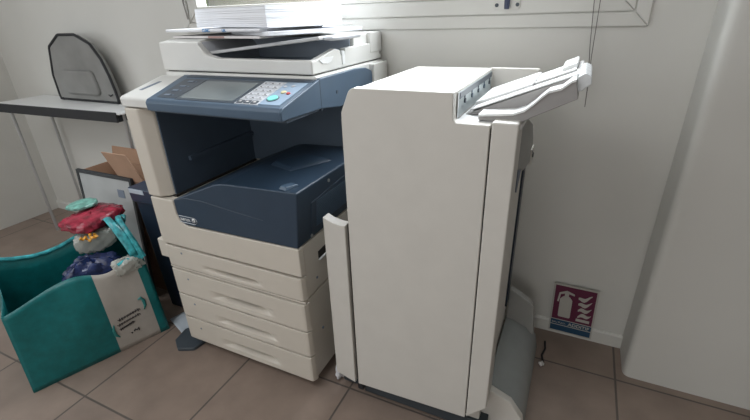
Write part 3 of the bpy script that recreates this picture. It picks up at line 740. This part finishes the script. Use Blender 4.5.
# contents of the bag
def blob(name, c, size, mat, seed, label, cat, amp=.22, n=(36, 20), zmin=None, yaw=0):
    rg = random.Random(seed); ph = [rg.uniform(0, 6.28) for _ in range(9)]
    ca, sa = math.cos(yaw), math.sin(yaw)
    def f(u, v):
        a = u*2*math.pi; b = (v-.5)*math.pi
        q = 1+amp*(.5*math.sin(3*a+ph[0])*math.cos(2*b+ph[1])+.45*abs(math.sin(5*a+ph[2]+3*b))+.3*math.sin(9*a+ph[3]-4*b)*math.cos(5*b+ph[4])+.2*math.sin(14*a+ph[5]+7*b))
        def sgn(x): return math.copysign(abs(x)**.7, x)
        x, y = size[0]*q*sgn(math.cos(a))*abs(math.cos(b))**.6, size[1]*q*sgn(math.sin(a))*abs(math.cos(b))**.6
        z = c[2]+size[2]*q*sgn(math.sin(b))
        if zmin is not None: z = max(z, zmin)
        return (c[0]+ca*x-sa*y, c[1]+sa*x+ca*y, z)
    mm = MB(); mm.grid(f, *n)
    oo = build(name, mm, mat, loc=(c[0], c[1], c[2]-size[2]), angle=22)
    return tag(oo, label, cat)
yw = math.atan2(V.y, V.x)
def bagpt(s, d, z): p = R0+U*(BW*s)+V*d; return (p.x, p.y, z)
blob('navy_plastic_bundle', bagpt(.36, .125, .255), (.070, .115, .135), NAVYFILM, 21, 'crumpled navy plastic bundle filling the front of the shopping bag', 'plastic bag', .14, yaw=yw)
blob('crumpled_plastic', bagpt(.145, .045, .352), (.030, .052, .030), FILM, 33, 'crumpled clear plastic wrap lying over the front edge of the shopping bag', 'plastic wrap', .25, yaw=yw)
blob('clear_bag', bagpt(.26, .220, .425), (.036, .07, .042), FILM, 8, 'clear plastic bag stuffed upright at the back of the shopping bag', 'plastic bag', .2, yaw=yw)
blob('red_package', (-1.10, .045, .500), (.085, .115, .030), REDFILM, 14, 'shiny crumpled red package lying on top of the shopping bag', 'package', .14, yaw=.15)
blob('green_packet', (-1.16, .055, .548), (.045, .055, .012), plastic('pale_green_film', (.18, .42, .36), .3, var=.4, scale=40), 4, 'small pale green packet on top of the red package', 'packet', .12)
m = MB()
for k in range(9):
    a = k*2.4; r = .006+.0022*k
    c3 = Vector((-1.0+r*math.cos(a), -.045+r*math.sin(a), .462+.004*math.sin(k)))
    m.tube([c3, c3+Vector((.010*math.cos(a), .010*math.sin(a), .012))], [.003, .007], 6)
tag(build('artificial_flower', m, ORANGE, loc=(-1.0, -.045, .455)), 'small orange-yellow artificial flower at the rim of the shopping bag', 'flower')

# side table with a grey backpack on it
TB = thing('side_table', 'narrow white-topped side table with dark edge and metal legs at far left', 'table', (-1.85, .55, 0))
tq = [(-1.318, .437), (-1.345, .66), (-2.35, .66), (-2.35, .13), (-2.30, .13)]
tq = [(-1.322, .440), (-1.322, .672), (-2.35, .672), (-2.35, .400)]
m = MB(); m.prism(tq, 'z', .838, .850); build('tabletop', m, WHITE, TB, .002, 1)
m = MB(); m.prism([(-1.345, .433), (-2.35, .393), (-2.35, .405), (-1.345, .445)], 'z', .800, .8495); m.box(-2.34, -1.35, .45, .66, .800, .836); build('apron', m, BLACK, TB, .002, 1)
for (lx, ly) in ((-1.352, .478), (-1.352, .655), (-2.32, .45), (-2.32, .655)):
    m = MB(); m.tube([(lx, ly, 0), (lx, ly, .838)], .009, 10); build('leg', m, SILVER, TB)
m = MB(); m.tube([(-1.305, .50, .845), (-1.318, .50, .74), (-1.30, .50, .66), (-1.315, .50, .56), (-1.31, .50, .46)], .005, 8)
tag(build('power_cable', m, BLACK, loc=(-1.37, .47, .42)), 'black cable hanging beside the metal leg of the side table', 'cable')
BP = thing('backpack', 'grey fabric backpack with black piping standing on the side table', 'backpack', (-1.78, .60, .85))
bpo = [(-1.535, .852), (-1.531, .872), (-1.536, .92), (-1.552, 1.00), (-1.580, 1.08), (-1.635, 1.155), (-1.74, 1.20), (-1.88, 1.20), (-1.99, 1.14), (-2.04, .99), (-2.04, .852)]
m = MB(); m.prism(fillet(bpo, .02, 4), 'y', .595, .622); bb = build('bag_shell', m, FABRIC, BP, .008, 4)
m = MB(); m.tube([(x, .596, max(z, .858)) for x, z in fillet(bpo, .03, 4)], .0075, 8); m.tube([(-1.53, .596, .858), (-2.04, .596, .858)], .006, 8); build('piping', m, BLACK, BP)
m = MB(); m.prism(fillet([(-1.65, .89), (-1.95, .89), (-1.93, 1.02), (-1.67, 1.02)], .03), 'y', .578, .61); build('pocket', m, FABRIC, BP, .012, 3)
m = MB(); m.tube([(-1.56, .592, .900), (-1.575, .588, .892), (-1.59, .590, .898)], .003, 6); build('strap_end', m, BLACK, BP)

# ------------------------------------------------------------------ light
def area(name, loc, target, sx, sy, power, rgb):
    l = bpy.data.lights.new(name, 'AREA'); l.shape = 'RECTANGLE'; l.size = sx; l.size_y = sy; l.energy = power; l.color = rgb
    o = bpy.data.objects.new(name, l); COL.objects.link(o); o.location = loc
    o.rotation_euler = (Vector(target)-Vector(loc)).to_track_quat('-Z', 'Y').to_euler(); return o
area('window_daylight', (.25, 1.25, 2.0), (-.1, -.2, .8), 2.4, 1.2, 150, (.92, .965, 1.0))
area('side_window_daylight', (-2.66, -1.6, 1.55), (0, -.4, .8), 2.2, 1.3, 17, (.92, .965, 1.0))
area('front_fill', (.45, -4.14, 1.6), (.45, 0, 1.0), 2.2, 1.3, 26, (1.0, .985, .955))  # added fill to brighten the back wall and the fronts, no known window
area('ceiling_fill', (-.7, -1.4, 2.57), (-.7, -1.35, 0), 1.6, .9, 21, (.98, .985, 1.0))  # added overhead fill, stands in for light bounced off the ceiling
w = bpy.data.worlds.new('sky'); scene.world = w; w.use_nodes = True
bgn = w.node_tree.nodes['Background']
sky = w.node_tree.nodes.new('ShaderNodeTexSky'); sky.sky_type = 'HOSEK_WILKIE'; sky.turbidity = 6; sky.sun_direction = (.2, .6, .75)
w.node_tree.links.new(sky.outputs['Color'], bgn.inputs['Color']); bgn.inputs['Strength'].default_value = .45

# ------------------------------------------------------------------ camera
Mr = [(0.90639256, 0.42133658, -0.03046321), (0.15509777, -0.39899297, -0.90374183), (-0.3929341, 0.8144201, -0.42699263)]
right, down, fwd = (Vector(r) for r in Mr)
cam = bpy.data.cameras.new('camera'); co = bpy.data.objects.new('camera', cam); COL.objects.link(co)
rm = Matrix((right, -down, -fwd)).transposed().to_4x4(); rm.translation = Vector((.6995, -.9004, 1.2621))
co.matrix_world = rm
cam.sensor_fit = 'HORIZONTAL'; cam.sensor_width = 36; cam.lens = 420.5/750*36; cam.clip_start = .02
scene.camera = co
vs = scene.view_settings; vs.view_transform = 'Standard'; vs.look = 'None'; vs.gamma = 1; vs.use_curve_mapping = False; vs.exposure = 0.12
